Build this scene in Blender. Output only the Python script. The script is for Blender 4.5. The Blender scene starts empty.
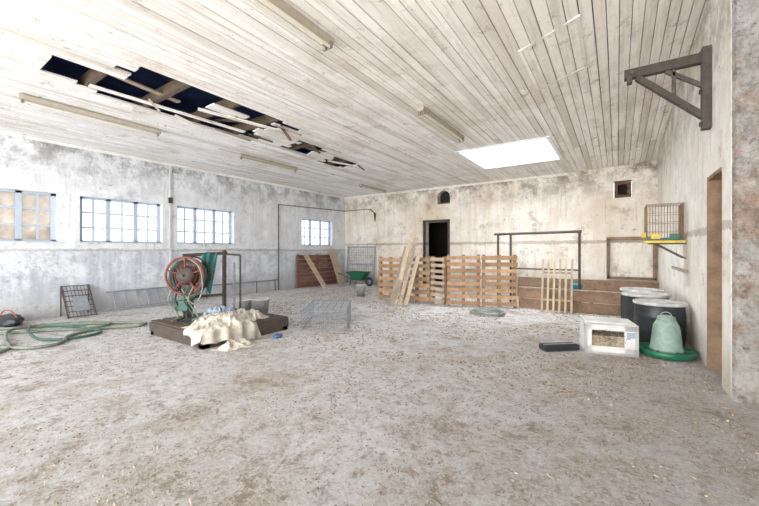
import bpy, math, random
from mathutils import Vector, Matrix, Euler, noise
random.seed(7)
R=random.uniform
scene=bpy.context.scene
# ------------------------------------------------------------------ materials
def newmat(name):
    m=bpy.data.materials.new(name); m.use_nodes=True
    nt=m.node_tree; b=nt.nodes['Principled BSDF']
    return m,nt,b
def N(nt,t,**k):
    n=nt.nodes.new(t)
    for a,v in k.items(): setattr(n,a,v)
    return n
def L(nt,a,b): nt.links.new(a,b)
def mapping(nt,scale=(1,1,1),src='pos',loc=(0,0,0)):
    if src=='pos': o=N(nt,'ShaderNodeNewGeometry').outputs['Position']
    else: o=N(nt,'ShaderNodeTexCoord').outputs['Object']
    mp=N(nt,'ShaderNodeMapping'); mp.inputs['Scale'].default_value=scale; mp.inputs['Location'].default_value=loc
    L(nt,o,mp.inputs['Vector']); return mp.outputs[0]
def noise_n(nt,vec,scale,detail=6,rough=.6,dist=0):
    n=N(nt,'ShaderNodeTexNoise'); n.inputs['Scale'].default_value=scale; n.inputs['Detail'].default_value=detail
    n.inputs['Roughness'].default_value=rough; n.inputs['Distortion'].default_value=dist
    L(nt,vec,n.inputs['Vector']); return n.outputs['Fac']
def ramp(nt,fac,stops):
    r=N(nt,'ShaderNodeValToRGB'); e=r.color_ramp.elements
    while len(e)<len(stops): e.new(.5)
    for i,(p,c) in enumerate(stops):
        e[i].position=p
        if not isinstance(c,(tuple,list)): c=(c,c,c)
        e[i].color=(*c[:3],1)
    L(nt,fac,r.inputs[0]); return r.outputs[0]
def mix(nt,fac,a,b,mode='MIX'):
    m=N(nt,'ShaderNodeMix',data_type='RGBA',blend_type=mode)
    for s,v in ((m.inputs[0],fac),(m.inputs[6],a),(m.inputs[7],b)):
        if hasattr(v,'links'): L(nt,v,s)
        elif isinstance(v,(tuple,list)): s.default_value=(*v[:3],1)
        else: s.default_value=v
    return m.outputs[2]
def math_n(nt,op,a,b=None,clamp=False):
    m=N(nt,'ShaderNodeMath',operation=op,use_clamp=clamp)
    for s,v in zip(m.inputs,(a,b)):
        if v is None: continue
        if hasattr(v,'links'): L(nt,v,s)
        else: s.default_value=v
    return m.outputs[0]
def bump(nt,b,h,strength=.4,dist=.01):
    bn=N(nt,'ShaderNodeBump'); bn.inputs['Strength'].default_value=strength; bn.inputs['Distance'].default_value=dist
    L(nt,h,bn.inputs['Height']); L(nt,bn.outputs[0],b.inputs['Normal'])
def simple(name,col,rough=.6,metal=0,var=.25,scale=12,bmp=.2,island=0.0,stretch=(1,1,1)):
    m,nt,b=newmat(name); v=mapping(nt,stretch)
    n=noise_n(nt,v,scale,5,.65)
    c0=tuple(max(0,x*(1-var)) for x in col); c1=tuple(min(1,x*(1+var)) for x in col)
    c=ramp(nt,n,[(.3,c0),(.7,c1)])
    if island>0:
        g=N(nt,'ShaderNodeNewGeometry').outputs['Random Per Island']
        k=ramp(nt,g,[(0,1-island),(1,1)])
        c=mix(nt,1.0,c,k,'MULTIPLY')
    L(nt,c,b.inputs['Base Color']); b.inputs['Roughness'].default_value=rough; b.inputs['Metallic'].default_value=metal
    if bmp: bump(nt,b,n,bmp,.004)
    return m

def plaster(name,base,stain,dark,dado=None,stain_amt=.5,off=0,flake=.42,mould=.8):
    m,nt,b=newmat(name); v=mapping(nt,loc=(off,off,0))
    vs=mapping(nt,(2.6,2.6,.25))
    big=noise_n(nt,v,.5,9,.7,.2); med=noise_n(nt,v,2.6,10,.8,.1); fine=noise_n(nt,v,22,6,.7); drip=noise_n(nt,vs,1.6,9,.75)
    c=mix(nt,ramp(nt,med,[(.40,0),(.62,1)]),base,tuple(x*.82 for x in base))
    c=mix(nt,math_n(nt,'MULTIPLY',ramp(nt,big,[(.46,0),(.64,1)]),stain_amt),c,stain)
    c=mix(nt,math_n(nt,'MULTIPLY',ramp(nt,drip,[(.50,0),(.63,1)]),.62),c,stain)
    d2=noise_n(nt,mapping(nt,(7,7,.35),loc=(3,5,1)),1.3,8,.75)
    c=mix(nt,math_n(nt,'MULTIPLY',ramp(nt,d2,[(.57,0),(.67,1)]),.5),c,dark)
    fl=noise_n(nt,v,1.3,12,.80,.15)
    c=mix(nt,math_n(nt,'MULTIPLY',ramp(nt,fl,[(.56,0),(.62,1)]),flake),c,dark)
    sp=noise_n(nt,v,6,7,.82)
    c=mix(nt,math_n(nt,'MULTIPLY',ramp(nt,sp,[(.59,0),(.66,1)]),.7),c,tuple(x*.55 for x in dark))
    z=N(nt,'ShaderNodeSeparateXYZ'); L(nt,v,z.inputs[0])
    top=math_n(nt,'MULTIPLY',math_n(nt,'SUBTRACT',z.outputs[2],2.9),1.05,True)
    md=math_n(nt,'MULTIPLY',top,ramp(nt,noise_n(nt,v,1.9,11,.82),[(.45,0),(.58,1)]))
    c=mix(nt,math_n(nt,'MULTIPLY',md,mould),c,tuple(x*.5 for x in dark))
    if dado:
        wob=math_n(nt,'ADD',z.outputs[2],math_n(nt,'MULTIPLY',math_n(nt,'SUBTRACT',med,.5),.10))
        f=math_n(nt,'LESS_THAN',wob,1.50)
        lowc=mix(nt,ramp(nt,drip,[(.38,0),(.60,1)]),dado,tuple(min(1,x*1.6) for x in dado))
        lowc=mix(nt,math_n(nt,'MULTIPLY',ramp(nt,fl,[(.47,0),(.56,1)]),.65),lowc,base)
        lowc=mix(nt,math_n(nt,'MULTIPLY',ramp(nt,sp,[(.53,0),(.62,1)]),.65),lowc,dark)
        c=mix(nt,math_n(nt,'MULTIPLY',f,.88),c,lowc)
    wob=math_n(nt,'ADD',z.outputs[2],math_n(nt,'MULTIPLY',math_n(nt,'SUBTRACT',med,.5),.30))
    band=math_n(nt,'COMPARE',wob,1.5 if dado else 1.75); band.node.inputs[2].default_value=.03 if dado else .05
    c=mix(nt,math_n(nt,'MULTIPLY',math_n(nt,'MULTIPLY',band,ramp(nt,big,[(.35,.3),(.6,1)])),.8),c,dark)
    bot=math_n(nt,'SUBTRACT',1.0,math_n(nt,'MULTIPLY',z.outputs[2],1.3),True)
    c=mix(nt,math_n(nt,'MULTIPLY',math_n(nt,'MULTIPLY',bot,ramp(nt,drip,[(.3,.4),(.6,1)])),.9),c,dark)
    L(nt,c,b.inputs['Base Color']); b.inputs['Roughness'].default_value=.95
    h=math_n(nt,'ADD',math_n(nt,'MULTIPLY',fl,.9),math_n(nt,'MULTIPLY',fine,.25))
    bump(nt,b,h,.6,.03)
    return m
M={}
M['wl']=plaster('plaster_left',(.86,.89,.93),(.60,.61,.62),(.33,.32,.32),dado=(.38,.41,.46),stain_amt=.4)
M['wb']=plaster('plaster_back',(.96,.91,.83),(.70,.59,.45),(.34,.26,.19),stain_amt=.75,off=3.3,flake=.5)
M['wr']=plaster('plaster_right',(.94,.91,.85),(.72,.65,.53),(.38,.32,.26),stain_amt=.6,off=7.1,mould=.5)
m,nt,b=newmat('rough_render'); v=mapping(nt)
a=noise_n(nt,v,5.5,12,.82,.1); q=noise_n(nt,v,2.6,12,.82,.2)
c=ramp(nt,a,[(.36,(.30,.27,.24)),(.45,(.56,.53,.48)),(.53,(.72,.70,.66)),(.64,(.88,.87,.84))])
zz=N(nt,'ShaderNodeSeparateXYZ'); L(nt,v,zz.inputs[0])
hz=math_n(nt,'SUBTRACT',1.0,math_n(nt,'MULTIPLY',math_n(nt,'ABSOLUTE',math_n(nt,'SUBTRACT',zz.outputs[2],2.0)),.9),True)
br=mix(nt,ramp(nt,a,[(.42,0),(.58,1)]),(.34,.22,.16),(.68,.48,.37))
c=mix(nt,math_n(nt,'MULTIPLY',ramp(nt,math_n(nt,'ADD',q,math_n(nt,'MULTIPLY',hz,.13)),[(.54,0),(.63,1)]),.85),c,br)
cr=noise_n(nt,v,9,8,.85); c=mix(nt,math_n(nt,'MULTIPLY',ramp(nt,cr,[(.38,1),(.44,0)]),.8),c,(.20,.17,.14))
L(nt,c,b.inputs['Base Color']); b.inputs['Roughness'].default_value=1; bump(nt,b,a,1,.12); M['rough']=m
# ceiling boards
m,nt,b=newmat('ceiling_boards'); v=mapping(nt); vs=mapping(nt,(9,.45,9))
isl=N(nt,'ShaderNodeNewGeometry').outputs['Random Per Island']
g=noise_n(nt,vs,1.4,8,.78); big=noise_n(nt,v,.55,10,.78,.2); sp=noise_n(nt,v,4,9,.82)
c=ramp(nt,isl,[(0,(.66,.63,.58)),(.15,(.81,.79,.76)),(.5,(.89,.88,.86)),(1,(.95,.95,.94))])
sx=N(nt,'ShaderNodeSeparateXYZ'); L(nt,v,sx.inputs[0])
warm=math_n(nt,'MULTIPLY',math_n(nt,'ADD',sx.outputs[0],8.0),.10,True)
c=mix(nt,math_n(nt,'MULTIPLY',warm,.55),c,mix(nt,1.0,c,(1.0,.92,.82),'MULTIPLY'))
c=mix(nt,math_n(nt,'MULTIPLY',ramp(nt,g,[(.48,0),(.61,1)]),.42),c,(.46,.41,.35))
c=mix(nt,math_n(nt,'MULTIPLY',ramp(nt,big,[(.50,0),(.63,1)]),.45),c,(.52,.44,.34))
c=mix(nt,math_n(nt,'MULTIPLY',ramp(nt,sp,[(.57,0),(.65,1)]),.65),c,(.26,.21,.16))
L(nt,c,b.inputs['Base Color']); b.inputs['Roughness'].default_value=.8; bump(nt,b,g,.4,.01); M['ceil']=m
# floor
m,nt,b=newmat('dusty_litter_floor'); v=mapping(nt)
big=noise_n(nt,v,.30,6,.6,.5); med=noise_n(nt,v,1.3,11,.80,.2); fine=noise_n(nt,v,6,11,.86,.1); vf=noise_n(nt,v,34,6,.86)
trk=noise_n(nt,mapping(nt,(1.6,.45,1)),1.1,8,.7,.6)
sx=N(nt,'ShaderNodeSeparateXYZ'); L(nt,v,sx.inputs[0])
c=ramp(nt,fine,[(.37,(.24,.20,.17)),(.43,(.50,.46,.43)),(.475,(.76,.75,.75)),(.57,(.93,.93,.96))])
st=ramp(nt,vf,[(.39,(.22,.16,.11)),(.49,(.56,.48,.39)),(.60,(.88,.81,.71))])
grad=math_n(nt,'MULTIPLY',math_n(nt,'ADD',sx.outputs[0],5.0),.030,False)
amt=math_n(nt,'ADD',math_n(nt,'ADD',math_n(nt,'MULTIPLY',big,.6),math_n(nt,'MULTIPLY',med,1.0)),grad)
c=mix(nt,ramp(nt,amt,[(.80,0),(1.0,.7)]),c,st)
clump=math_n(nt,'ADD',fine,math_n(nt,'MULTIPLY',med,.8))
c=mix(nt,ramp(nt,clump,[(.95,0),(1.0,.75)]),c,(.30,.22,.15))
c=mix(nt,ramp(nt,med,[(.37,.6),(.44,0)]),c,(.40,.36,.33))
c=mix(nt,ramp(nt,trk,[(.57,0),(.67,.35)]),c,(.44,.39,.35))
L(nt,c,b.inputs['Base Color']); b.inputs['Roughness'].default_value=.9
h=math_n(nt,'ADD',math_n(nt,'MULTIPLY',fine,1),math_n(nt,'MULTIPLY',vf,.5)); bump(nt,b,h,1.0,.07); M['floor']=m

M['attic']=simple('attic_felt',(.08,.12,.30),.9,var=.5,scale=2)
M['joist']=simple('old_joist',(.13,.09,.06),.9,island=.4)
M['white']=simple('white_paint',(.86,.87,.88),.5,var=.06)
M['winframe']=simple('window_paint',(.48,.55,.65),.5,var=.06)
M['tube']=simple('lamp_body',(.44,.39,.31),.45,var=.15)
M['tubeglass']=simple('lamp_tube',(.76,.72,.62),.3,var=.05)
M['tubecap']=simple('lamp_cap',(.22,.18,.14),.5,var=.1)
M['pallet']=simple('pallet_wood',(.54,.33,.18),.85,var=.35,scale=7,island=.45)
M['palewood']=simple('pale_plank',(.60,.49,.35),.85,var=.25,scale=6,island=.3)
M['greywood']=simple('grey_plank',(.43,.35,.27),.9,var=.3,scale=6,island=.3)
M['redwood']=simple('red_painted_board',(.25,.11,.08),.8,var=.25,scale=2,island=.25)
M['darkwood']=simple('dark_oiled_wood',(.085,.068,.055),.7,var=.4,scale=8,island=.3)
M['brownwood']=simple('brown_board',(.32,.21,.14),.9,var=.35,scale=6,island=.35)
M['black']=simple('black_plastic',(.025,.03,.036),.4,var=.3)
M['drumlid']=simple('dusty_lid',(.56,.55,.54),.8,var=.35,scale=6)
M['iron']=simple('rusty_iron',(.09,.07,.06),.6,.3,var=.4,scale=15)
M['steel']=simple('grey_steel',(.40,.41,.42),.4,.6,var=.2)
M['galv']=simple('galvanised_wire',(.24,.27,.30),.6,.0,var=.2)
M['red']=simple('rusty_red_enamel',(.19,.045,.035),.6,var=.5)
M['green']=simple('green_hose',(.04,.11,.085),.5,var=.3)
M['teal']=simple('teal_cloth',(.04,.16,.155),.9,var=.5,scale=8)
M['gplast']=simple('green_plastic',(.015,.14,.07),.4,var=.2)
M['gwhite']=simple('pale_green_plastic',(.28,.40,.34),.5,var=.35,scale=5)
M['yellow']=simple('yellow_plastic',(.70,.52,.06),.5,var=.15)
M['blue']=simple('blue_plastic',(.05,.12,.28),.5,var=.2)
M['orange']=simple('orange_cloth',(.36,.14,.05),.8,var=.2)
M['tealb']=simple('turquoise_plastic',(.06,.34,.38),.5,var=.15)
M['greyplast']=simple('dusty_bucket',(.56,.57,.57),.6,var=.2,scale=6)
M['hosegrey']=simple('grey_green_hose',(.19,.22,.17),.6,var=.3)
M['sack']=simple('dirty_sack',(.57,.53,.46),.7,var=.4,scale=5,bmp=.5)
M['sackblue']=simple('pale_blue_wire',(.32,.38,.47),.8,var=.3,scale=6)
M['box']=simple('polystyrene',(.72,.72,.71),.7,var=.15,scale=5)
M['straw']=simple('straw',(.46,.38,.28),.95,var=.6,scale=30,bmp=.8,island=.6)
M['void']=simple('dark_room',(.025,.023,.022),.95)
M['brick']=simple('sooty_brick',(.18,.10,.065),.95,var=.5,scale=10,bmp=.8)
M['beige']=simple('beige_door',(.44,.40,.34),.8,var=.2,scale=4)
m,nt,b=newmat('dusty_glass'); nt.nodes.remove(b); o=nt.nodes['Material Output']
t=N(nt,'ShaderNodeBsdfTransparent'); t.inputs[0].default_value=(.93,.96,1,1)
d=N(nt,'ShaderNodeBsdfTranslucent'); d.inputs[0].default_value=(.85,.9,.95,1)
ms=N(nt,'ShaderNodeMixShader'); L(nt,ramp(nt,noise_n(nt,mapping(nt),3,6,.7),[(.35,.12),(.7,.45)]),ms.inputs[0]); L(nt,t.outputs[0],ms.inputs[1]); L(nt,d.outputs[0],ms.inputs[2]); L(nt,ms.outputs[0],o.inputs[0]); M['glass']=m
m,nt,b=newmat('yellowed_pane'); nt.nodes.remove(b); o=nt.nodes['Material Output']
d=N(nt,'ShaderNodeBsdfTranslucent'); L(nt,ramp(nt,noise_n(nt,mapping(nt),4,6,.7),[(.35,(.45,.39,.34)),(.65,(.66,.60,.55))]),d.inputs[0])
t=N(nt,'ShaderNodeBsdfTransparent'); t.inputs[0].default_value=(.60,.56,.52,1)
ms=N(nt,'ShaderNodeMixShader'); ms.inputs[0].default_value=.75; L(nt,t.outputs[0],ms.inputs[1]); L(nt,d.outputs[0],ms.inputs[2]); L(nt,ms.outputs[0],o.inputs[0]); M['pane']=m

# ------------------------------------------------------------------ mesh builder
class MB:
    def __init__(s): s.v=[];s.f=[];s.mi=[];s.mats=[];s.sm=[]
    def m(s,k):
        if k not in s.mats: s.mats.append(k)
        return s.mats.index(k)
    def add(s,vs,fs,k,smooth=False):
        o=len(s.v); s.v+= [tuple(v) for v in vs]; i=s.m(k)
        for f in fs: s.f.append([a+o for a in f]); s.mi.append(i); s.sm.append(smooth)
    BF=[(0,3,2,1),(4,5,6,7),(0,1,5,4),(1,2,6,5),(2,3,7,6),(3,0,4,7)]
    def hexa(s,vs,k): s.add(vs,s.BF,k)
    def box(s,c,sz,k,rot=None):
        c=Vector(c); h=Vector(sz)/2
        vs=[Vector((x*h.x,y*h.y,z*h.z)) for z in(-1,1) for x,y in((-1,-1),(1,-1),(1,1),(-1,1))]
        if rot is not None:
            Rm=rot if isinstance(rot,Matrix) else Euler(rot).to_matrix()
            vs=[Rm@v for v in vs]
        s.hexa([c+v for v in vs],k)
    def bb(s,a,b,k): s.box([(a[i]+b[i])/2 for i in range(3)],[abs(b[i]-a[i]) for i in range(3)],k)
    def beam(s,p,q,w,t,k,up=(0,0,1)):
        p=Vector(p);q=Vector(q);d=(q-p);ln=d.length;d.normalize();u=Vector(up)
        x=d.cross(u)
        if x.length<1e-4: x=d.cross(Vector((1,0,0)))
        x.normalize(); y=x.cross(d)
        Rm=Matrix((x,y,d)).transposed()
        s.box((p+q)/2,(w,t,ln),k,Rm)
    def tube(s,p,q,r,k,n=8,r2=None,cap=True):
        p=Vector(p);q=Vector(q);d=(q-p).normalized();x=d.cross(Vector((0,0,1)))
        if x.length<1e-3: x=Vector((1,0,0))
        x.normalize();y=d.cross(x); r2=r if r2 is None else r2
        vs=[];fs=[]
        for i in range(n):
            a=2*math.pi*i/n; o=x*math.cos(a)+y*math.sin(a); vs.append(p+o*r)
        for i in range(n):
            a=2*math.pi*i/n; o=x*math.cos(a)+y*math.sin(a); vs.append(q+o*r2)
        for i in range(n): fs.append((i,(i+1)%n,n+(i+1)%n,n+i))
        s.add(vs,fs,k,True)
        if cap: s.add(vs[:n],[tuple(range(n))],k); s.add(vs[n:],[tuple(reversed(range(n)))],k)
    def path(s,pts,r,k,n=7,closed=False):
        pts=[Vector(p) for p in pts]; vs=[];fs=[];m=len(pts)
        for i,p in enumerate(pts):
            a=pts[(i-1)%m] if closed or i>0 else p; b=pts[(i+1)%m] if closed or i<m-1 else p
            d=(b-a).normalized(); x=d.cross(Vector((0,0,1)))
            if x.length<1e-2: x=d.cross(Vector((0,1,0)))
            x.normalize(); y=d.cross(x)
            for j in range(n):
                t=2*math.pi*j/n; vs.append(p+(x*math.cos(t)+y*math.sin(t))*r)
        for i in range(m if closed else m-1):
            for j in range(n):
                i2=(i+1)%m; fs.append((i*n+j,i*n+(j+1)%n,i2*n+(j+1)%n,i2*n+j))
        s.add(vs,fs,k,True)
    def lathe(s,prof,c,k,n=28,mtx=None,smooth=True):
        vs=[];fs=[];c=Vector(c)
        for r,z in prof:
            for i in range(n):
                a=2*math.pi*i/n; v=Vector((r*math.cos(a),r*math.sin(a),z))
                if mtx: v=mtx@v
                vs.append(c+v)
        for j in range(len(prof)-1):
            for i in range(n):
                fs.append((j*n+i,j*n+(i+1)%n,(j+1)*n+(i+1)%n,(j+1)*n+i))
        s.add(vs,fs,k,smooth)
    def obj(s,name,bevel=0):
        me=bpy.data.meshes.new(name); me.from_pydata(s.v,[],s.f)
        for k in s.mats: me.materials.append(M[k])
        me.polygons.foreach_set('material_index',s.mi); me.polygons.foreach_set('use_smooth',s.sm); me.update()
        ob=bpy.data.objects.new(name,me); bpy.context.collection.objects.link(ob)
        if bevel:
            b=ob.modifiers.new('bevel','BEVEL'); b.width=bevel; b.segments=2; b.limit_method='ANGLE'
        return ob
def spline(pts,n=10,closed=False):
    out=[];P=[Vector(p) for p in pts];m=len(P)
    for i in range(m if closed else m-1):
        g=lambda j: P[j%m] if closed else P[max(0,min(m-1,j))]
        p0,p1,p2,p3=g(i-1),g(i),g(i+1),g(i+2)
        for k in range(n):
            t=k/n; out.append(.5*((2*p1)+(p2-p0)*t+(2*p0-5*p1+4*p2-p3)*t*t+(3*p1-p0-3*p2+p3)*t**3))
    if not closed: out.append(P[-1])
    return out

XL,XR,YB,YF=-10.47,.95,12.57,-4.0
XN=3.4
CZ=3.95
# ------------------------------------------------------------------ room shell
fb=MB(); fb.bb((XL-.4,YF-.3,-.12),(XN+.3,YB+2.6,0),'floor'); floor_ob=fb.obj('floor')
def wall(name,axis,c0,c1,u0,u1,z0,z1,holes,mat,endmat=None):
    us=sorted({u0,u1,*[h[0] for h in holes],*[h[1] for h in holes]}); zs=sorted({z0,z1,*[h[2] for h in holes],*[h[3] for h in holes]})
    w=MB()
    for i in range(len(us)-1):
        for j in range(len(zs)-1):
            cu=(us[i]+us[i+1])/2; cz=(zs[j]+zs[j+1])/2
            if any(h[0]<cu<h[1] and h[2]<cz<h[3] for h in holes): continue
            if axis=='x': w.bb((c0,us[i],zs[j]),(c1,us[i+1],zs[j+1]),mat)
            else: w.bb((us[i],c0,zs[j]),(us[i+1],c1,zs[j+1]),mat)
    return w
WZ0,WZ1=1.68,2.78
wins=[(.65,2.47),(2.86,4.68),(5.06,6.87),(9.88,11.70)]
w=wall('wall_left','x',XL-.38,XL,YF,YB+.3,0,CZ+.02,[(a,b,WZ0,WZ1) for a,b in wins],'wl'); w.obj('wall_left')
DX0,DX1=-6.34,-5.36
w=wall('wall_back','y',YB,YB+.35,XL-.38,XN+.2,0,4.45,[(DX0,DX1,0,2.6),(-5.80,-5.28,3.28,3.80),(-.08,.36,3.05,3.55)],'wb')
for i in range(8):
    a0=math.pi*i/8; a1=math.pi*(i+1)/8; cx=-5.54; r=.26; zc=3.54
    x0=cx+r*math.cos(a0); x1=cx+r*math.cos(a1); z0=zc+r*math.sin(a0); z1=zc+r*math.sin(a1)
    w.hexa([(x1,YB+.002,z1),(x0,YB+.002,z0),(x0,YB+.3,z0),(x1,YB+.3,z1),(x1,YB+.002,3.81),(x0,YB+.002,3.81),(x0,YB+.3,3.81),(x1,YB+.3,3.81)],'wb')
w.bb((-5.9,YB+.27,3.2),(-5.2,YB+.33,3.9),'void'); w.bb((-5.79,YB+.01,3.28),(-5.29,YB+.26,3.33),'brick')
w.obj('wall_back')
vb=MB(); vb.bb((-.07,YB+.28,3.06),(.35,YB+.33,3.54),'void')
for i in range(5):
    vb.box((-.02+.075*i,YB+.12,3.09+R(0,.03)),(.07,.15,.07),'brick')
    vb.box((-.02+.075*i,YB+.12,3.50+R(-.02,0)),(.07,.15,.07),'brick')
for j in range(4): vb.box((-.03+R(0,.02),YB+.12,3.15+.09*j),(.08,.13,.08),'brick'); vb.box((.31-R(0,.03),YB+.12,3.15+.09*j),(.08,.13,.08),'brick')
vb.obj('broken_brick_vent')
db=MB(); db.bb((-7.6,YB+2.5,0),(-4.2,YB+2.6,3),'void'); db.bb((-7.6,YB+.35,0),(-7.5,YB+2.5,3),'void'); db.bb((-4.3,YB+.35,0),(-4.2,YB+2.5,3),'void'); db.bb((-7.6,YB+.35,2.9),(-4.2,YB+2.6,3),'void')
db.obj('wall_store')
d=MB()
for x in (DX0-.04,DX1+.04): d.bb((x-.04,YB-.03,0),(x+.04,YB+.06,2.66),'iron')
d.bb((DX0-.08,YB-.03,2.6),(DX1+.08,YB+.06,2.68),'iron'); d.obj('trim_1')
w=wall('wall_right','x',XR,XR+.55,4.9,YB,0,5.0,[(5.27,5.98,0,2.4)],'wr')
nx,nz=40,240; vs=[];fs=[]
for j in range(nz+1):
    for i in range(nx+1):
        x=XR+(XN-XR)*.35*i/nx; z=5.0*j/nz
        d_=.05*abs(noise.fractal(Vector((x*3,7.7,z*3)),.9,2.1,7))+.012*noise.noise(Vector((x*9,3,z*9)))
        d_=min(d_,.072)
        if i==0: x+=.004; d_=0.07
        if i==1: x+=.02*noise.noise(Vector((0,5,z*7)))
        vs.append((x,4.822+d_,z))
for j in range(nz):
    for i in range(nx): a=j*(nx+1)+i; fs.append((a,a+1,a+nx+2,a+nx+1))
w.add(vs,fs,'rough')
w.obj('wall_right')
w=MB(); w.bb((XR+.5,4.97,0),(XN,5.2,5.0),'rough'); w.obj('wall_return')
w=MB(); w.bb((XN,YF,0),(XN+.3,YB,5.0),'wr'); w.obj('wall_side')
d=MB(); d.bb((XR+.26,5.28,0.01),(XR+.32,5.95,2.37),'beige')
for z in (.5,1.3,2.0): d.bb((XR+.235,5.36,z-.3),(XR+.27,5.88,z+.3),'beige')
d.obj('door_1')
d=MB(); d.bb((XR-.01,5.955,0),(XR+.30,5.985,2.40),'brownwood'); d.bb((XR-.01,5.27,2.37),(XR+.30,5.98,2.41),'brownwood'); d.obj('trim_4')
w=wall('wall_front','y',YF-.35,YF,XL-.38,XN+.3,0,5.0,[(-9.2,2.4,0.001,3.6)],'wr'); w.obj('wall_front')  # unseen wall; its wide opening is added to let frontal fill light in
def cz(x,y):
    t=max(0,(x+1.25)/2.2)**1.4
    yy=max(y,2.5)
    return CZ+t*(.08+.095*(YB-yy))
cb=MB(); bw=.128; x=XL
def mainhole(xx):
    a=1.32+R(-.04,.04) if -6.45<xx<-5.86 else 1.85+R(-.25,.25)
    return (a, 4.86+R(-.4,.22))
while x<XN:
    x1=min(x+bw,XN); xm=(x+x1)/2
    holes=[]
    if -6.80<xm<-5.22:
        if not (-5.80<xm<-5.66): holes.append(mainhole(xm))
        else: holes+= [(2.1,3.3),(4.0,4.7)]
    if -6.66<xm<-5.85: holes.append((5.60+R(-.15,.1),6.45+R(-.2,.12)))
    if -6.90<xm<-6.10: holes.append((7.10+R(-.15,.1),8.10+R(-.25,.15)))
    if -3.25<xm<-1.27: holes.append((8.32,10.42))
    cuts=[YF-.3]; y=YF+R(1.5,4.5)
    while y<YB: cuts.append(y); y+=R(2.8,4.6)
    cuts.append(YB)
    segs=[]
    for a,b in zip(cuts[:-1],cuts[1:]):
        parts=[(a,b)]
        for h0,h1 in holes:
            np_=[]
            for p0,p1 in parts:
                if h1<=p0 or h0>=p1: np_.append((p0,p1)); continue
                if h0>p0: np_.append((p0,h0))
                if h1<p1: np_.append((h1,p1))
            parts=np_
        segs+=parts
    dz=R(-.006,.006)
    for a,b in segs:
        if b-a<.03: continue
        g=.0055 if xm<-4 else R(.0035,.0065)
        if xm>-1.3 and a<2.5<b: subs=[(a+.002,2.5),(2.5,b-.002)]
        else: subs=[(a+.002,b-.002)]
        for (ya,yb) in subs:
            q=[(x+g,ya),(x1-g,ya),(x1-g,yb),(x+g,yb)]
            e=R(-.005,.003)
            vs=[(px,py,cz(px,py)+dz+e) for px,py in q]+[(px,py,cz(px,py)+.022+dz) for px,py in q]
            cb.hexa(vs,'ceil')
    x=x1
def cbat(x0,y0,x1,y1,w,t,k):
    cb.beam((x0,y0,cz(x0,y0)-t/2),(x1,y1,cz(x1,y1)-t/2),w,t,k)
for a,b_ in (((-1.0,4.6),(-1.0,5.85)),((-.37,4.6),(-.37,5.85)),((-1.02,4.6),(-.35,4.6)),((-1.02,5.85),(-.35,5.85))): cbat(*a,*b_,.04,.018,'ceil')
cbat(-5.14,YF,-5.14,5.1,.10,.03,'ceil')
cbat(-6.90,1.2,-6.90,2.6,.10,.03,'ceil')
cbat(-6.5,1.27,-5.86,1.27,.10,.04,'ceil'); cbat(-7.4,1.0,-7.4,6.0,.05,.02,'ceil')
cb.obj('ceiling')
hb=MB()
for y in (1.9,2.75,3.6,4.45,5.95,7.6): hb.bb((-7.2,y-.04,CZ+.03),(-4.9,y+.04,CZ+.2),'joist')
hb.beam((-6.55,1.9,CZ+.02),(-6.35,4.4,CZ-.02),.1,.02,'ceil')
hb.beam((-6.1,3.3,CZ+.03),(-5.5,4.6,CZ-.10),.11,.02,'ceil')
hb.beam((-6.5,3.9,CZ+.10),(-5.7,4.1,CZ-.03),.1,.02,'joist')
hb.beam((-6.05,1.7,CZ+.12),(-6.15,3.0,CZ+.06),.1,.02,'greywood')
hb.beam((-6.4,5.7,CZ+.1),(-6.1,6.3,CZ-.02),.1,.02,'joist'); hb.beam((-6.7,7.3,CZ+.05),(-6.3,7.9,CZ-.02),.1,.02,'ceil')
hb.beam((-5.5,4.6,CZ+.02),(-5.45,4.85,CZ-.24),.08,.015,'joist'); hb.beam((-6.3,2.6,CZ+.0),(-6.25,2.75,CZ-.16),.07,.015,'greywood')
hb.beam((-5.6,4.5,CZ+.02),(-5.25,4.95,CZ-.14),.08,.015,'greywood'); hb.beam((-6.5,4.6,CZ+.02),(-6.2,5.0,CZ-.10),.08,.015,'joist')
hb.beam((-6.7,3.2,CZ+.02),(-6.6,3.7,CZ-.13),.09,.015,'ceil'); hb.beam((-6.75,4.0,CZ+.01),(-6.55,4.7,CZ-.09),.09,.015,'greywood'); hb.beam((-5.9,5.8,CZ+.01),(-5.85,6.1,CZ-.15),.07,.015,'joist')
hb.beam((-6.2,8.0,CZ+.01),(-6.1,8.2,CZ-.12),.07,.015,'joist')
hb.obj('broken_ceiling_boards')
AZ=5.05
w=MB()
SX0,SX1,SY0,SY1=-3.25,-1.27,8.32,10.42
for a,b in (((XL-.38,YF-.3),(SX0,YB+.3)),((SX1,YF-.3),(XN+.3,YB+.3)),((SX0,YF-.3),(SX1,SY0)),((SX0,SY1),(SX1,YB+.3))): w.bb((a[0],a[1],AZ),(b[0],b[1],AZ+.08),'attic')
w.bb((XL-.38,YF-.3,CZ),(XL-.3,YB+.3,AZ),'attic'); w.bb((XL-.38,YB+.22,4.45),(XN+.3,YB+.3,AZ),'attic')
w.obj('roof')
s=MB(); t=.03
s.bb((SX0-t,SY0-t,CZ-.01),(SX0,SY1+t,AZ+.1),'white'); s.bb((SX1,SY0-t,CZ-.01),(SX1+t,SY1+t,AZ+.1),'white')
s.bb((SX0,SY0-t,CZ-.01),(SX1,SY0,AZ+.1),'white'); s.bb((SX0,SY1,CZ-.01),(SX1,SY1+t,AZ+.1),'white')
for f in (1/3,2/3): s.bb((SX0+(SX1-SX0)*f-.02,SY0,AZ),(SX0+(SX1-SX0)*f+.02,SY1,AZ+.05),'white')
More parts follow.
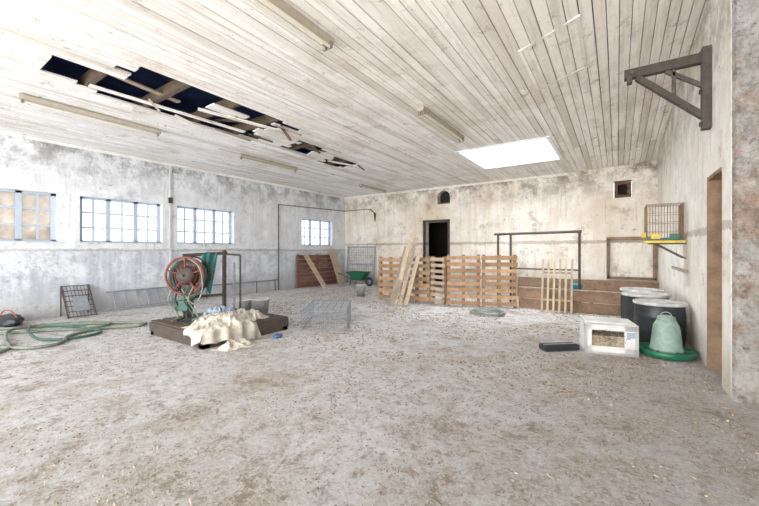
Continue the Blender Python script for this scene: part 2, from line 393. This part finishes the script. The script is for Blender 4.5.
for a,b in (((SX0-.08,SY0-.08),(SX0,SY1+.08)),((SX1,SY0-.08),(SX1+.08,SY1+.08)),((SX0,SY0-.08),(SX1,SY0)),((SX0,SY1),(SX1,SY1+.08))): s.bb((a[0],a[1],CZ-.025),(b[0],b[1],CZ),'white')
s.bb((SX0,SY0,AZ+.05),(SX1,SY1,AZ+.055),'glass')
s.obj('window_5')
for i,(a,b) in enumerate(wins):
    s=MB(); X=XL-.18
    s.bb((X-.04,a,WZ0),(X+.03,b,WZ0+.05),'winframe'); s.bb((X-.04,a,WZ1-.05),(X+.03,b,WZ1),'winframe')
    n=3; cw=(b-a)/n
    for k in range(n+1):
        y=a+cw*k; hw=.05 if 0<k<n else .06
        y=min(max(y,a+.03),b-.03); s.bb((X-.04,y-hw,WZ0),(X+.03,y+hw,WZ1),'winframe')
    for k in range(n):
        y=a+cw*(k+.5); s.bb((X-.02,y-.019,WZ0),(X+.01,y+.019,WZ1),'winframe')
    for k in (1,2):
        z=WZ0+(WZ1-WZ0)*k/3; s.bb((X-.018,a,z-.019),(X+.008,b,z+.019),'winframe')
    s.bb((X-.012,a+.02,WZ0+.02),(X-.008,b-.02,WZ1-.02),'pane' if i==0 else 'glass')
    s.bb((XL-.15,a-.0,WZ0-.0),(XL+.03,b+.0,WZ0+.02),'winframe')
    s.obj('window_%d'%(i+1))
tr=MB(); tr.bb((XL,YF,CZ-.07),(XL+.04,YB,CZ),'ceil'); tr.obj('trim_2')
tr=MB(); tr.bb((XL,YB-.04,CZ-.07),(-1.3,YB,CZ),'ceil'); tr.obj('trim_3')
# ------------------------------------------------------------------ fixtures
def tubelamp(x,y0,y1,tubes=1):
    s=MB(); z=cz(x,(y0+y1)/2)-.012
    s.bb((x-.06,y0,z-.05),(x+.06,y1,z-.002),'tube')
    s.hexa([(x-.03,y0,z-.075),(x+.03,y0,z-.075),(x+.03,y1,z-.075),(x-.03,y1,z-.075),(x-.06,y0,z-.05),(x+.06,y0,z-.05),(x+.06,y1,z-.05),(x-.06,y1,z-.05)],'tube')
    for k in range(tubes):
        xx=x+(.0 if tubes==1 else (-.04+.08*k))
        s.tube((xx,y0+.06,z-.110),(xx,y1-.06,z-.110),.018,'tubeglass',10)
        for yy in (y0+.05,y1-.05): s.box((xx,yy,z-.09),(.05,.035,.07),'tubecap')
    s.obj('fluorescent_lamp')
tubelamp(-7.72,1.35,3.4); tubelamp(-7.92,5.35,7.25); tubelamp(-2.76,1.75,3.05,2); tubelamp(-2.76,5.3,7.2,2); tubelamp(-7.85,10.3,12.0)
s=MB(); X=XL+.03
s.tube((X,8.68,0),(X,8.68,3.2),.018,'iron'); s.tube((X,8.68,3.2),(X,12.5,3.3),.014,'iron'); s.tube((X,12.5,3.3),(-9.0,YB-.04,3.3),.014,'iron')
s.tube((-9.0,YB-.04,3.3),(-8.75,YB-.04,3.1),.02,'iron'); s.tube((-8.75,YB-.04,3.1),(-8.75,YB-.04,2.75),.05,'iron',10,.02)
for y in (9.5,10.6,11.6): s.box((X-.01,y,3.22+.02*(y-9)),(.04,.05,.06),'steel')
s.obj('wall_conduit')
s=MB(); s.bb((XL,4.85,0),(XL+.04,4.90,CZ-.07),'greyplast'); s.box((XL+.03,4.87,2.9),(.05,.10,.16),'iron'); s.obj('wall_post')
s=MB()
s.beam((XL+.30,3.35,.06),(XL+.30,5.6,.06),.05,.035,'galv'); s.beam((XL+.06,3.35,.46),(XL+.06,5.6,.46),.05,.035,'galv')
for i in range(9): y=3.48+.25*i; s.tube((XL+.30,y,.06),(XL+.06,y,.46),.016,'galv')
s.obj('ladder')
s=MB(); s.tube((XL+.07,5.8,.40),(XL+.07,8.6,.40),.022,'galv')
for y in (5.9,6.8,7.7,8.5): s.tube((XL+.07,y,0),(XL+.07,y,.40),.015,'iron')
s.obj('water_pipe')
s=MB(); Y=5.8
s.bb((.86,Y-.06,2.98),(XR,Y+.06,3.98),'darkwood')
s.beam((XR,Y,3.86),(.08,Y,3.86),.10,.12,'darkwood',up=(0,0,1))
s.beam((.90,Y,3.12),(.22,Y,3.80),.07,.09,'darkwood',up=(0,1,0))
s.beam((.90,Y,3.50),(.52,Y,3.80),.05,.05,'iron',up=(0,1,0))
s.beam((.60,Y,3.42),(.60,Y,3.80),.04,.05,'iron',up=(0,1,0))
s.box((.14,Y,3.78),(.06,.11,.08),'iron'); s.tube((.16,Y-.08,3.86),(.16,Y+.08,3.86),.025,'iron')
for z in (3.05,3.45,3.92): s.tube((.85,Y,z),(.84,Y,z),.03,'iron')
s.obj('timber_wall_bracket',.006)
# ------------------------------------------------------------------ pallets / fences
def pallet(s,p,q,h,k='pallet',rows=8,posts=4,z0=.02,fill=.58):
    p=Vector((*p,0));q=Vector((*q,0));d=(q-p);ln=d.length;d.normalize();nrm=Vector((d.y,-d.x,0))
    rot=Matrix((d,-nrm,Vector((0,0,1)))).transposed()
    sh=h/rows
    for j in range(rows):
        z=z0+sh*(j+.5)
        rr=rot@Euler((0,R(-.010,.010),0)).to_matrix()
        s.box(p+d*(ln/2+R(-.01,.01))+nrm*.055+Vector((0,0,z)),(ln+R(-.01,.02),.02,sh*fill*R(.92,1.1)),k,rr)
        if j%3==1: s.box(p+d*(ln/2)-nrm*.055+Vector((0,0,z)),(ln,.02,sh*.5),'brownwood',rr)
    for i in range(posts):
        c=p+d*(.05+(ln-.1)*i/(posts-1))
        s.box(c+Vector((0,0,z0+h/2)),(.08,.085,h),'brownwood',rot)
s=MB(); pallet(s,(-5.95,8.75),(-5.2,8.88),1.28,rows=7,posts=3); pallet(s,(-5.17,8.9),(-4.38,9.02),1.30,rows=7,posts=3); s.obj('pallet_fence',.003)
s=MB(); pallet(s,(-3.77,8.77),(-2.97,9.10),1.36,rows=8,posts=3); pallet(s,(-2.94,9.11),(-2.14,9.45),1.36,rows=8,posts=3)
s.obj('pallet_fence',.003)
s=MB(); pallet(s,(-4.34,9.05),(-3.84,8.85),1.30,k='palewood',rows=8,posts=2,fill=.55); s.obj('pallet_gate',.003)
s=MB()
for (bx,by,tx,ty,tz,k) in ((-5.10,8.05,-5.02,8.78,1.60,'greywood'),(-4.95,8.0,-4.86,8.80,2.0,'palewood'),(-4.80,8.02,-4.72,8.82,1.85,'greywood'),(-5.02,7.96,-4.70,8.74,1.70,'greywood'),(-4.66,8.1,-4.60,8.84,1.55,'palewood')):
    s.beam((bx,by,.02),(tx,ty,tz),.12,.022,k,up=(0,-1,.5))
s.obj('leaning_planks',.002)
s=MB()
for j in range(2): s.box((-.6,9.6,.13+.25*j),(3.04,.035,.235),'brownwood')
for x in (-2.05,-1.3,-.5,.3,.85): s.box((x,9.65,.27),(.07,.06,.55),'brownwood')
s.box((-.6,9.62,.53),(3.04,.12,.03),'greywood'); s.obj('low_board_partition',.003)
s=MB(); s.bb((-2.7,YB-.55,0),(XR-.02,YB-.45,.62),'brownwood'); s.bb((-2.7,YB-.45,0),(XR-.02,YB-.12,.5),'greywood'); s.obj('manger_ledge')
s=MB(); p=Vector((-1.5,9.15,0)); q=Vector((-.88,9.24,0)); d=q-p
for i in range(6):
    c=p+d*(i/5); s.beam(c+Vector((0,0,.01)),c+Vector((0,.22,1.28+R(-.03,.02))),.045,.02,'palewood',up=(0,1,0))
for z in (.3,.95): s.beam(p+Vector((-.02,.05+z*.17,z)),q+Vector((.02,.05+z*.17,z)),.05,.02,'palewood',up=(0,1,0))
s.obj('slatted_gate',.002)
s=MB()
for x in (-2.75,-2.41,-.77): s.tube((x,9.95,0),(x,9.95,1.94),.03,'iron')
s.tube((-2.85,9.95,1.94),(-.72,9.95,1.96),.035,'iron'); s.tube((-2.41,9.95,1.0),(-.77,9.95,1.0),.02,'iron'); s.tube((-2.85,9.95,1.94),(-2.85,10.6,1.94),.018,'iron')
s.obj('iron_stall_frame')
s=MB(); y=YB-.06
for x in (-.22,.88): s.box((x,y,1.24),(.08,.09,1.2),'brownwood')
s.box((.33,y,1.84),(1.18,.09,.09),'brownwood'); s.box((.33,y,.68),(1.18,.09,.07),'brownwood'); s.obj('hay_rack_frame',.003)
# ------------------------------------------------------------------ far left corner
s=MB()
for j in range(7): s.box((XL+.10,10.67,.10+.187*j),(.025,2.35,.150),'redwood')
for y in (9.6,10.67,11.75): s.box((XL+.07,y,.67),(.03,.10,1.32),'redwood')
for y in (9.55,11.80): s.box((XL+.12,y,.67),(.02,.09,1.32),'redwood')
s.obj('red_slatted_panel',.002)
s=MB(); s.beam((-9.55,10.25,.01),(-10.3,9.9,1.32),.24,.025,'palewood',up=(1,0,.6)); s.obj('leaning_board',.002)
s=MB(); s.beam((-9.8,11.6,.01),(-10.36,11.5,1.55),.42,.03,'palewood',up=(1,0,.5)); s.obj('leaning_board',.002)
s=MB(); y=YB-.18
for i in range(16): s.tube((-10.2+.1*i,y,.05),(-10.2+.1*i,y+.08,1.62),.007,'sackblue',5)
for j in range(14): s.tube((-10.2,y+.005*j,.08+.118*j),(-8.7,y+.005*j,.08+.118*j),.007,'sackblue',5)
for x in (-10.2,-8.7): s.tube((x,y,.0),(x,y+.08,1.66),.03,'sackblue')
for z in (.04,.85,1.64): s.tube((-10.2,y+.05*z,z),(-8.7,y+.05*z,z),.025,'sackblue')
s.obj('wire_mesh_panel')
s=MB(); cx,cy=-8.95,11.7
prof=[(-.45,-.25,.58),(.40,-.22,.58),(.40,.22,.58),(-.45,.25,.58)]; bot=[(-.28,-.17,.24),(.18,-.14,.24),(.18,.14,.24),(-.28,.17,.24)]
o=[(cx+a,cy+b,c) for a,b,c in prof]; u=[(cx+a,cy+b,c) for a,b,c in bot]
s.add(u+o,[(0,1,2,3),(0,4,5,1),(1,5,6,2),(2,6,7,3),(3,7,4,0)],'gplast')
s.path([Vector(v) for v in o],.018,'gplast',6,True)
rm=Euler((math.pi/2,0,0)).to_matrix()
s.lathe([(.10,-.03),(.17,-.04),(.19,0),(.17,.04),(.10,.03),(.10,-.03)],(cx+.50,cy,.19),'black',20,rm); s.lathe([(0.01,-.02),(.11,-.02),(.11,.02),(0.01,.02)],(cx+.50,cy,.19),'steel',14,rm)
for k in (-1,1):
    s.tube((cx+.5,cy+.07*k,.19),(cx-.35,cy+.20*k,.30),.016,'iron'); s.tube((cx-.35,cy+.20*k,.30),(cx-.95,cy+.26*k,.52),.016,'iron'); s.tube((cx-.3,cy+.2*k,.28),(cx-.38,cy+.2*k,.0),.015,'iron')
    s.tube((cx-.95,cy+.26*k,.52),(cx-.82,cy+.247*k,.472),.022,'black')
s.obj('wheelbarrow')
def bucket(name,x,y,r,h,k,handle=True,fill=None):
    s=MB()
    s.lathe([(.001,.01),(r*.76,.01),(r*.78,0),(r*.98,h*.93),(r*1.06,h*.93),(r*1.06,h),(r*.94,h),(r*.76,.03),(.001,.03)],(x,y,0),k)
    if handle: s.path([(x+r*1.05*math.cos(a),y+r*.9*math.sin(a)*.5-.0,h*.88-r*.75*abs(math.sin(a))) for a in [math.pi+math.pi*i/12 for i in range(13)]],.006,'steel',5)
    if fill: s.lathe([(.001,h*.8),(r*.92,h*.78)],(x,y,0),fill)
    s.obj(name)
bucket('plastic_bucket',-6.9,9.1,.17,.38,'greyplast')
bucket('plastic_bucket',-6.62,5.0,.20,.42,'greyplast',fill='straw'); bucket('plastic_bucket',-7.12,4.95,.17,.36,'greyplast')
bucket('turquoise_bucket',-.85,10.2,.13,.64,'tealb')
# ------------------------------------------------------------------ platform scale with motor + hose reel
s=MB(); x0,x1,y0,y1=-6.85,-5.15,2.86,4.50
for x in (x0+.06,x1-.06): s.box((x,(y0+y1)/2,.10),(.12,y1-y0,.20),'darkwood')
for y in (y0+.06,y1-.06): s.box(((x0+x1)/2,y,.10),(x1-x0,.12,.19),'darkwood')
for i in range(9):
    y=y0+.085+ (y1-y0-.17)*i/8; s.box(((x0+x1)/2,y,.225),(x1-x0+.02,.145,.05),'darkwood' if i%3 else 'joist',(R(-.02,.02),0,0))
s.box((x1,(y0+y1)/2,.15),(.04,y1-y0,.15),'iron'); s.box(((x0+x1)/2,y0,.15),(x1-x0,.04,.15),'iron')
for x in (x0+.1,x1-.1):
    for y in (y0+.1,y1-.1): s.box((x,y,.015),(.16,.16,.03),'iron')
s.beam((-6.62,3.35,.24),(-6.62,3.35,1.42),.07,.05,'iron'); s.beam((-6.45,4.02,.24),(-6.45,4.02,1.50),.06,.05,'iron'); s.beam((-6.62,3.30,1.40),(-6.45,4.08,1.44),.06,.06,'iron')
s.beam((-6.62,3.35,.62),(-6.45,4.02,.62),.05,.05,'iron'); s.tube((-6.45,4.02,1.42),(-6.28,4.26,1.40),.02,'iron'); s.tube((-6.28,4.26,1.40),(-6.28,4.26,.25),.02,'iron')
s.tube((-6.40,4.20,.25),(-6.30,4.14,1.25),.02,'galv')
ax=Vector((.62,-.78,0)).normalized(); up=Vector((0,0,1)); sd=ax.cross(up)
rm=Matrix((sd,up,ax)).transposed(); c=Vector((-6.52,3.36,1.04))
for off,kk in ((-.15,'iron'),(.15,'red')):
    cc=c+ax*off
    s.lathe([(.315,-.016),(.345,-.016),(.345,.016),(.315,.016),(.315,-.016)],cc,kk,36,rm)
    for i in range(5):
        a=2*math.pi*i/5+.3; s.tube(cc,cc+(sd*math.cos(a)+up*math.sin(a))*.32,.014,kk,6)
s.lathe([(.001,-.20),(.15,-.20),(.17,-.17),(.17,.12),(.14,.19),(.001,.19)],c,'iron',24,rm)
for i in range(6): s.lathe([(.17,-.008),(.185,-.008),(.185,.008),(.17,.008)],c+ax*(-.14+.045*i),'red',24,rm)
s.box(c-up*.22,(.20,.20,.12),'iron',rm); s.beam(c-up*.28,c-up*.79,.10,.08,'iron')
s.box(c-up*.55+sd*.08,(.22,.18,.26),'green',rm)
s.box(c+up*.20-sd*.05,(.14,.12,.10),'black',rm)
s.tube(c+ax*.16,c+ax*.27,.02,'iron'); s.tube(c+ax*.25,c+ax*.25+up*.16+sd*.1,.014,'iron')
for t in range(14):
    r=.19+.016*(t%7)+R(0,.02); off=-.12+.018*t
    k=('black','hosegrey','green','hosegrey','red')[t%5]; e=R(0,.10)
    s.path([c+ax*(off+R(-.01,.01))+(sd*math.cos(a)*r+up*(math.sin(a)*(r+e)-e*.8)) for a in [2*math.pi*i/24 for i in range(24)]],.016,k,6,True)
for (da,dl,kk) in ((.12,.05,'black'),(-.05,.1,'green'),(-.15,.15,'hosegrey'),(.2,.12,'hosegrey')):
    s.path(spline([c+ax*dl-up*.2+sd*da,c+ax*(dl+.1)-up*.42+sd*(da+.05),c+ax*(dl+.05)-up*.62+sd*(da-.04),c+ax*(dl+.18)-up*.72+sd*(da-.15),c+ax*(dl+.3)-up*.765+sd*(da-.1)]),.015,kk,6)
s.path(spline([c+ax*.1+up*.33,c+ax*.22+up*.15-sd*.28,c+ax*.2-up*.25-sd*.32,c+ax*.25-up*.50-sd*.2,c+ax*.1-up*.25+sd*.08]),.014,'hosegrey',6)
def surf(fn,nu,nv):
    vs=[fn(i/nu,j/nv) for j in range(nv+1) for i in range(nu+1)]
    fs=[(j*(nu+1)+i,j*(nu+1)+i+1,(j+1)*(nu+1)+i+1,(j+1)*(nu+1)+i) for j in range(nv) for i in range(nu)]
    return vs,fs
def rag(u,v):
    z=1.44-.78*v*(1-.25*math.sin(u*3.1+.4)); p=Vector((-6.50,3.60,0))+Vector((.08,.28,0))*(u)*(1-.45*v)
    p+=Vector((.7,-.6,0))*(.05+.035*math.sin(u*15+v*4)+.06*v); return (p.x,p.y,z-.03*math.cos(u*9))
s.add(*surf(rag,24,24),'teal',True)
s.obj('motor_reel_on_platform_scale')
def cloth(name,fn,nu,nv,k,th=.006):
    s=MB(); s.add(*surf(fn,nu,nv),k,True); ob=s.obj(name); m_=ob.modifiers.new('thick','SOLIDIFY'); m_.thickness=th; return ob
def heap(cx,cy,hx,hy,hh,zb,seed,edge=None,drop=0,yedge=None):
    def f(u,v):
        x=(u-.5)*2; y=(v-.5)*2
        rr=min(1,math.sqrt(x*x+y*y)); 
        fold=(1-abs(noise.noise(Vector((x*2.3+seed,y*2.3,seed))))*2.4)
        fold2=1-abs(noise.noise(Vector((x*6.3+seed,y*6.3,seed+4))))*2.6
        rg=1+.42*noise.noise(Vector((math.cos(math.atan2(y,x))*2.0+seed,math.sin(math.atan2(y,x))*2.0,seed)))
        px=cx+x*hx*rg; py=cy+y*hy*rg
        z=zb+hh*(max(0,fold)*.55*(1-rr**3)+.35*max(0,fold2)*(1-rr**6)+.25*(1-rr*rr if rr<1 else 0))+.008
        if edge is not None and px>edge:
            over=px-edge; px=edge+.04+over*.12+.03*math.sin(py*26); z=max(.015,z-over*drop)
        if yedge is not None and py<yedge:
            over=yedge-py; py=yedge-.04-over*.12-.03*math.sin(px*26); z=max(.015,z-over*drop)
        return (px,py,z)
    return f
cloth('feed_sack_plastic',heap(-5.40,3.30,.44,.52,.20,.25,3.1,-5.12,1.5,2.83),64,64,'sack')
cloth('feed_sack_plastic',heap(-5.95,3.62,.34,.34,.22,.25,8.3),48,48,'sackblue')
cloth('feed_sack_plastic',heap(-5.65,3.95,.34,.30,.16,.25,12.3),48,48,'sack')
cloth('feed_sack_plastic',heap(-4.86,3.22,.15,.28,.12,.0,5.7),40,40,'sack')
def blob(cx,cy,sx,sy,sz,k,name,seed):
    s=MB(); vs=[];fs=[];nu,nv=20,10
    for j in range(nv+1):
        ph=math.pi*j/nv
        for i in range(nu):
            t=2*math.pi*i/nu; d=Vector((math.sin(ph)*math.cos(t),math.sin(ph)*math.sin(t),math.cos(ph)))
            r=1+.35*noise.noise(d*1.8+Vector((seed,0,0)))
            vs.append((cx+d.x*sx*r,cy+d.y*sy*r,max(.004,sz*.8+d.z*sz*r)))
    for j in range(nv):
        for i in range(nu): fs.append((j*nu+i,(j+1)*nu+i,(j+1)*nu+(i+1)%nu,j*nu+(i+1)%nu))
    s.add(vs,fs,k,True); return s
blob(-4.80,3.98,.06,.09,.035,'blue','blue_rag',2).obj('blue_rag')
s=MB(); rz=Matrix.Rotation(math.radians(36),3,'Z'); o=Vector((-4.98,5.45,0)); hx,hy,hh=.42,.72,.34
P=lambda a,b,c: o+rz@Vector((a,b,c))
def grid(p,u,v,nu,nv,r=.0045,k='galv'):
    for i in range(nu+1): s.tube(p+u*(i/nu),p+u*(i/nu)+v,r,k,5,cap=False)
    for j in range(nv+1): s.tube(p+v*(j/nv),p+v*(j/nv)+u,r,k,5,cap=False)
U=rz@Vector((2*hx,0,0)); V=rz@Vector((0,2*hy,0)); Z=Vector((0,0,hh))
for (pp,qq,rr_,n1_,n2_) in ((P(-hx,-hy,.01),U,Z,8,4),(P(-hx,hy,.01),U,Z,8,4),(P(-hx,-hy,.01),V,Z,12,4),(P(hx,-hy,.01),V,Z,12,4),(P(-hx,-hy,.35),U,V,6,10)): grid(pp,qq,rr_,n1_,n2_,.006)
for zz_ in (.012,.35):
    for (a_,b_) in (((-hx,-hy),(hx,-hy)),((hx,-hy),(hx,hy)),((hx,hy),(-hx,hy)),((-hx,hy),(-hx,-hy))): s.tube(P(*a_,zz_),P(*b_,zz_),.011,'galv',6)
s.obj('wire_crate')
s=MB(); cx,cy=-10.12,2.75
for k in (-1,1): s.tube((cx+.26,cy+.25*k,.01),(cx-.28,cy+.25*k,.68),.016,'iron'); s.tube((cx-.28,cy+.25*k,.68),(cx-.28,cy+.25*k,.0),.014,'iron')
for i in range(7):
    f=.03+.16*i; s.tube((cx+.26-.54*f,cy-.25,.01+.67*f),(cx+.26-.54*f,cy+.25,.01+.67*f),.010,'iron',6)
for i in range(8): s.tube((cx+.26,cy-.22+.063*i,.02),(cx-.28,cy-.22+.063*i,.66),.006,'iron',5)
s.beam((cx+.19,cy+.02,.14),(cx-.05,cy+.02,.44),.26,.012,'galv',up=(1,0,1))
s.obj('wire_rack')
s=MB(); z=.03
s.path(spline([(-10.1,1.0,z),(-9.4,1.55,z),(-8.9,2.3,z),(-8.35,2.9,z),(-7.95,3.2,z),(-7.7,3.0,z),(-8.0,2.5,z),(-7.8,2.0,z),(-7.3,1.75,z),(-7.3,1.4,z),(-7.9,1.1,z),(-8.8,.9,z),(-9.6,.6,z)],12),.026,'hosegrey',7)
s.path(spline([(-9.3,.9,z),(-9.0,1.3,z),(-8.6,1.9,z),(-8.2,2.4,z),(-8.35,2.75,z),(-8.8,2.7,z),(-9.2,2.2,z),(-9.0,1.5,z+.04),(-8.2,1.3,z),(-7.5,1.2,z),(-7.0,.7,z)],12),.024,'hosegrey',7)
s.path(spline([(-9.1,1.75,z+.05),(-8.4,1.6,z+.05),(-7.8,1.65,z),(-7.5,2.0,z),(-7.7,2.4,z),(-8.3,2.2,z+.05),(-8.9,1.9,z+.04)],12),.022,'green',7)
s.obj('garden_hose')
s=blob(-9.95,1.62,.32,.20,.12,'black','tool_bag',4)
s.path(spline([(-10.05,1.5,.18),(-10.0,1.55,.30),(-9.8,1.62,.30),(-9.72,1.68,.18)]),.012,'orange',6); s.obj('tool_bag')
s=MB()
for i in range(9):
    r=.26+.018*i+R(-.01,.01); dx,dy=R(-.02,.02),R(-.02,.02)
    s.path([(-2.5+dx+r*math.cos(a),8.2+dy+r*.95*math.sin(a),.02+.014*(i%5)+.012*math.sin(a*3+i)) for a in [2*math.pi*q/28 for q in range(28)]],.009,'steel' if i%2 else 'hosegrey',5,True)
s.obj('wire_coil')
# ------------------------------------------------------------------ right side things
def drum(x,y,r,h):
    s=MB()
    s.lathe([(.001,0),(r*.93,0),(r*.96,.03),(r,h*.3),(r*1.02,h*.33),(r,h*.36),(r,h*.64),(r*1.02,h*.67),(r,h*.70),(r*.96,h*.93),(r*.97,h*.95)],(x,y,0),'black',36)
    s.lathe([(r*.97,h*.93),(r*1.04,h*.93),(r*1.05,h*.99),(r*.98,h),(r*.93,h*.975),(.001,h*.985)],(x,y,0),'drumlid',36)
    for a in (.6,2.7): s.box((x+r*.5*math.cos(a),y+r*.5*math.sin(a),h*.99),(.09,.09,.03),'drumlid')
    s.obj('plastic_drum')
drum(.56,7.18,.33,.68); drum(.42,7.95,.34,.72); drum(.40,8.78,.34,.72)
s=MB(); x,y=.58,6.42
s.lathe([(.001,.0),(.29,.0),(.32,.02),(.33,.10),(.315,.105),(.30,.03),(.20,.035),(.16,.08),(.001,.08)],(x,y,0),'gplast',40)
s.lathe([(.19,.075),(.20,.10),(.185,.12),(.15,.42),(.11,.50),(.09,.515)],(x,y,0),'gwhite',36)
s.lathe([(.10,.50),(.11,.51),(.10,.55),(.05,.57),(.001,.575)],(x,y,0),'gwhite',30)
s.path([(x+.06*math.cos(a),y,.565+.05*math.sin(a)) for a in [math.pi*i/10 for i in range(11)]],.007,'steel',6)
for i in range(6):
    a=i*math.pi/3; s.tube((x+.19*math.cos(a),y+.19*math.sin(a),.09),(x+.31*math.cos(a),y+.31*math.sin(a),.09),.008,'gplast',6)
s.obj('poultry_feeder')
s=MB(); rz=Matrix.Rotation(math.radians(14),3,'Z'); o=Vector((-.12,6.18,0)); W,D,Hh=.66,.42,.44;t=.04
def ob_(c,sz,k,r=None): s.box(o+rz@Vector(c),sz,k,rz if r is None else rz@r)
ob_((0,0,t/2),(W,D,t),'box'); ob_((0,D/2-t/2,Hh/2),(W,t,Hh),'box')
ob_((-W/2+t/2,0,Hh/2),(t,D,Hh),'box'); ob_((W/2-t/2,0,Hh/2),(t,D,Hh),'box')
ob_((0,-D/2+t/2,.06),(W,t,.12),'box'); ob_((-W*.43,-D/2+t/2,Hh/2),(W*.14,t,Hh-.01),'box'); ob_((W*.37,-D/2+t/2,Hh/2),(W*.24,t,Hh-.01),'box'); ob_((0,-D/2+t/2,Hh-.05),(W,t,.08),'box')
ob_((0,0,.15),(W-.09,D-.09,.22),'straw')
for i in range(90): 
    ob_((R(-.24,.20),R(-.26,.12),R(.19,.31)),(R(.03,.10),.008,.008),'straw',Euler((R(-1,1),R(-.5,.5),R(0,3))).to_matrix())
ob_((W/2+.002,.0,Hh*.66),(.004,.20,.07),'sackblue'); ob_((W/2+.002,.0,Hh*.36),(.004,.20,.05),'sackblue'); ob_((W*.36,-D/2-.002,.30),(.10,.004,.08),'sackblue')
ob_((0,.03,Hh+.01),(W*.96,D*.8,.03),'box',Euler((.05,.03,.04)).to_matrix())
s.obj('polystyrene_box',.008)
s=MB(); rz=Matrix.Rotation(math.radians(42),3,'Z'); o=Vector((-.72,5.86,0))
for c,sz in (((0,0,.015),(.52,.16,.02)),((0,.08,.05),(.52,.02,.08)),((0,-.08,.05),(.52,.02,.08)),((-.26,0,.05),(.02,.18,.08)),((.26,0,.05),(.02,.18,.08))): s.box(o+rz@Vector(c),sz,'black',rz)
s.tube(o+rz@Vector((-.25,0,.09)),o+rz@Vector((.25,0,.09)),.012,'steel'); s.obj('feed_trough',.004)
s=MB(); x0,x1,y0,y1,z0,z1=.42,.90,7.55,8.05,1.66,2.28
A=Vector((x0,y0,z0)); ux=Vector((x1-x0,0,0)); uy=Vector((0,y1-y0,0)); uz=Vector((0,0,z1-z0))
for (pp,qq,rr_,nn) in ((A,ux,uz,12),(A+uy,ux,uz,12),(A,uy,uz,12),(A+ux,uy,uz,12)): grid(pp,qq,rr_,nn,4,.003,'brownwood')
grid(A+uz,ux,uy,10,4,.003,'brownwood')
for a_ in (0,1):
    for b_ in (0,1): s.tube(A+ux*a_+uy*b_,A+ux*a_+uy*b_+uz,.008,'brownwood')
s.box(((x0+x1)/2,(y0+y1)/2,z0-.02),(x1-x0+.05,y1-y0+.05,.035),'yellow'); s.box((x0+.12,y0-.03,z0+.07),(.12,.06,.08),'yellow'); s.box((x1-.12,y0-.03,z0+.07),(.12,.06,.08),'gplast')
s.box((x0-.03,y0+.15,z0+.1),(.06,.12,.08),'yellow'); s.box(((x0+x1)/2,y0-.0,z0+.02),(x1-x0,.02,.05),'green')
s.tube((x0+.05,(y0+y1)/2,z0+.3),(x1-.05,(y0+y1)/2,z0+.3),.009,'palewood')
for y in (y0+.08,y1-.08): s.beam((XR-.005,y,z0-.05),(x0+.05,y,z0-.05),.03,.02,'iron'); s.beam((XR-.01,y,z0-.3),(x0+.15,y,z0-.06),.02,.02,'iron')
s.obj('bird_cage')
s=MB(); s.beam((XR-.02,7.4,1.15),(XR-.02,9.2,1.15),.03,.05,'greywood'); s.obj('wall_batten')
# ------------------------------------------------------------------ litter
s=MB()
for i in range(8000):
    x=R(-9.5,.9); y=R(.5,12)
    if noise.noise(Vector((x*.7,y*.7,0)))+.03*(x+4)<-.12: continue
    l=R(.010,.038); a=R(0,math.pi); w_=R(.002,.004); dx,dy=math.cos(a)*l,math.sin(a)*l; z=.004+R(0,.008)
    s.add([(x-dy*w_/l-dx,y+dx*w_/l-dy,z),(x+dy*w_/l-dx,y-dx*w_/l-dy,z),(x+dy*w_/l+dx,y-dx*w_/l+dy,z+R(0,.008)),(x-dy*w_/l+dx,y+dx*w_/l+dy,z)],[(0,1,2,3)],'straw')
for i in range(14000):
    x=R(-9,.9); y=R(.3,11.5)
    if noise.noise(Vector((x*.9+9,y*.9,0)))<-.1: continue
    r=R(.004,.014)*(1+.9*(y>4)); k='straw' if i%3 else 'brownwood'
    vs=[(x+r*R(.6,1.2)*math.cos(a),y+r*R(.6,1.2)*math.sin(a),.001) for a in [2*math.pi*q/5 for q in range(5)]]+[(x,y,r*R(.4,.9))]
    s.add(vs,[(q,(q+1)%5,5) for q in range(5)],k)
lit=s.obj('straw_litter'); lit.parent=floor_ob
# ------------------------------------------------------------------ light
w=bpy.data.worlds.new('daylight'); scene.world=w; w.use_nodes=True; nt=w.node_tree; bg=nt.nodes['Background']
bg.inputs[0].default_value=(.89,.94,1,1); bg.inputs[1].default_value=2.8
def area(name,loc,rot,sx,sy,e,col=(1,1,1)):
    l=bpy.data.lights.new(name,'AREA'); l.shape='RECTANGLE'; l.size=sx; l.size_y=sy; l.energy=e; l.color=col
    o=bpy.data.objects.new(name,l); o.location=loc; o.rotation_euler=rot; bpy.context.collection.objects.link(o); return o
area('skylight_daylight',(-2.26,9.37,AZ+.4),(0,0,0),1.9,2.0,330,(1,.97,.92))
area('rear_fill',(-3.4,YF-.5,2.0),(math.radians(90),0,0),11,3.4,860,(1,.975,.945))  # added fill lamp behind the camera, shining in through the invented opening
cd=bpy.data.cameras.new('camera'); cam=bpy.data.objects.new('camera',cd); bpy.context.collection.objects.link(cam)
cd.sensor_fit='HORIZONTAL'; cd.sensor_width=36; cd.lens=36*350/759; cd.shift_y=-3/759; cd.clip_start=.05
cam.location=(0,0,1.5); cam.rotation_euler=(math.radians(90),0,math.radians(34.16)); scene.camera=cam
scene.view_settings.view_transform='Standard'; scene.view_settings.exposure=0.2
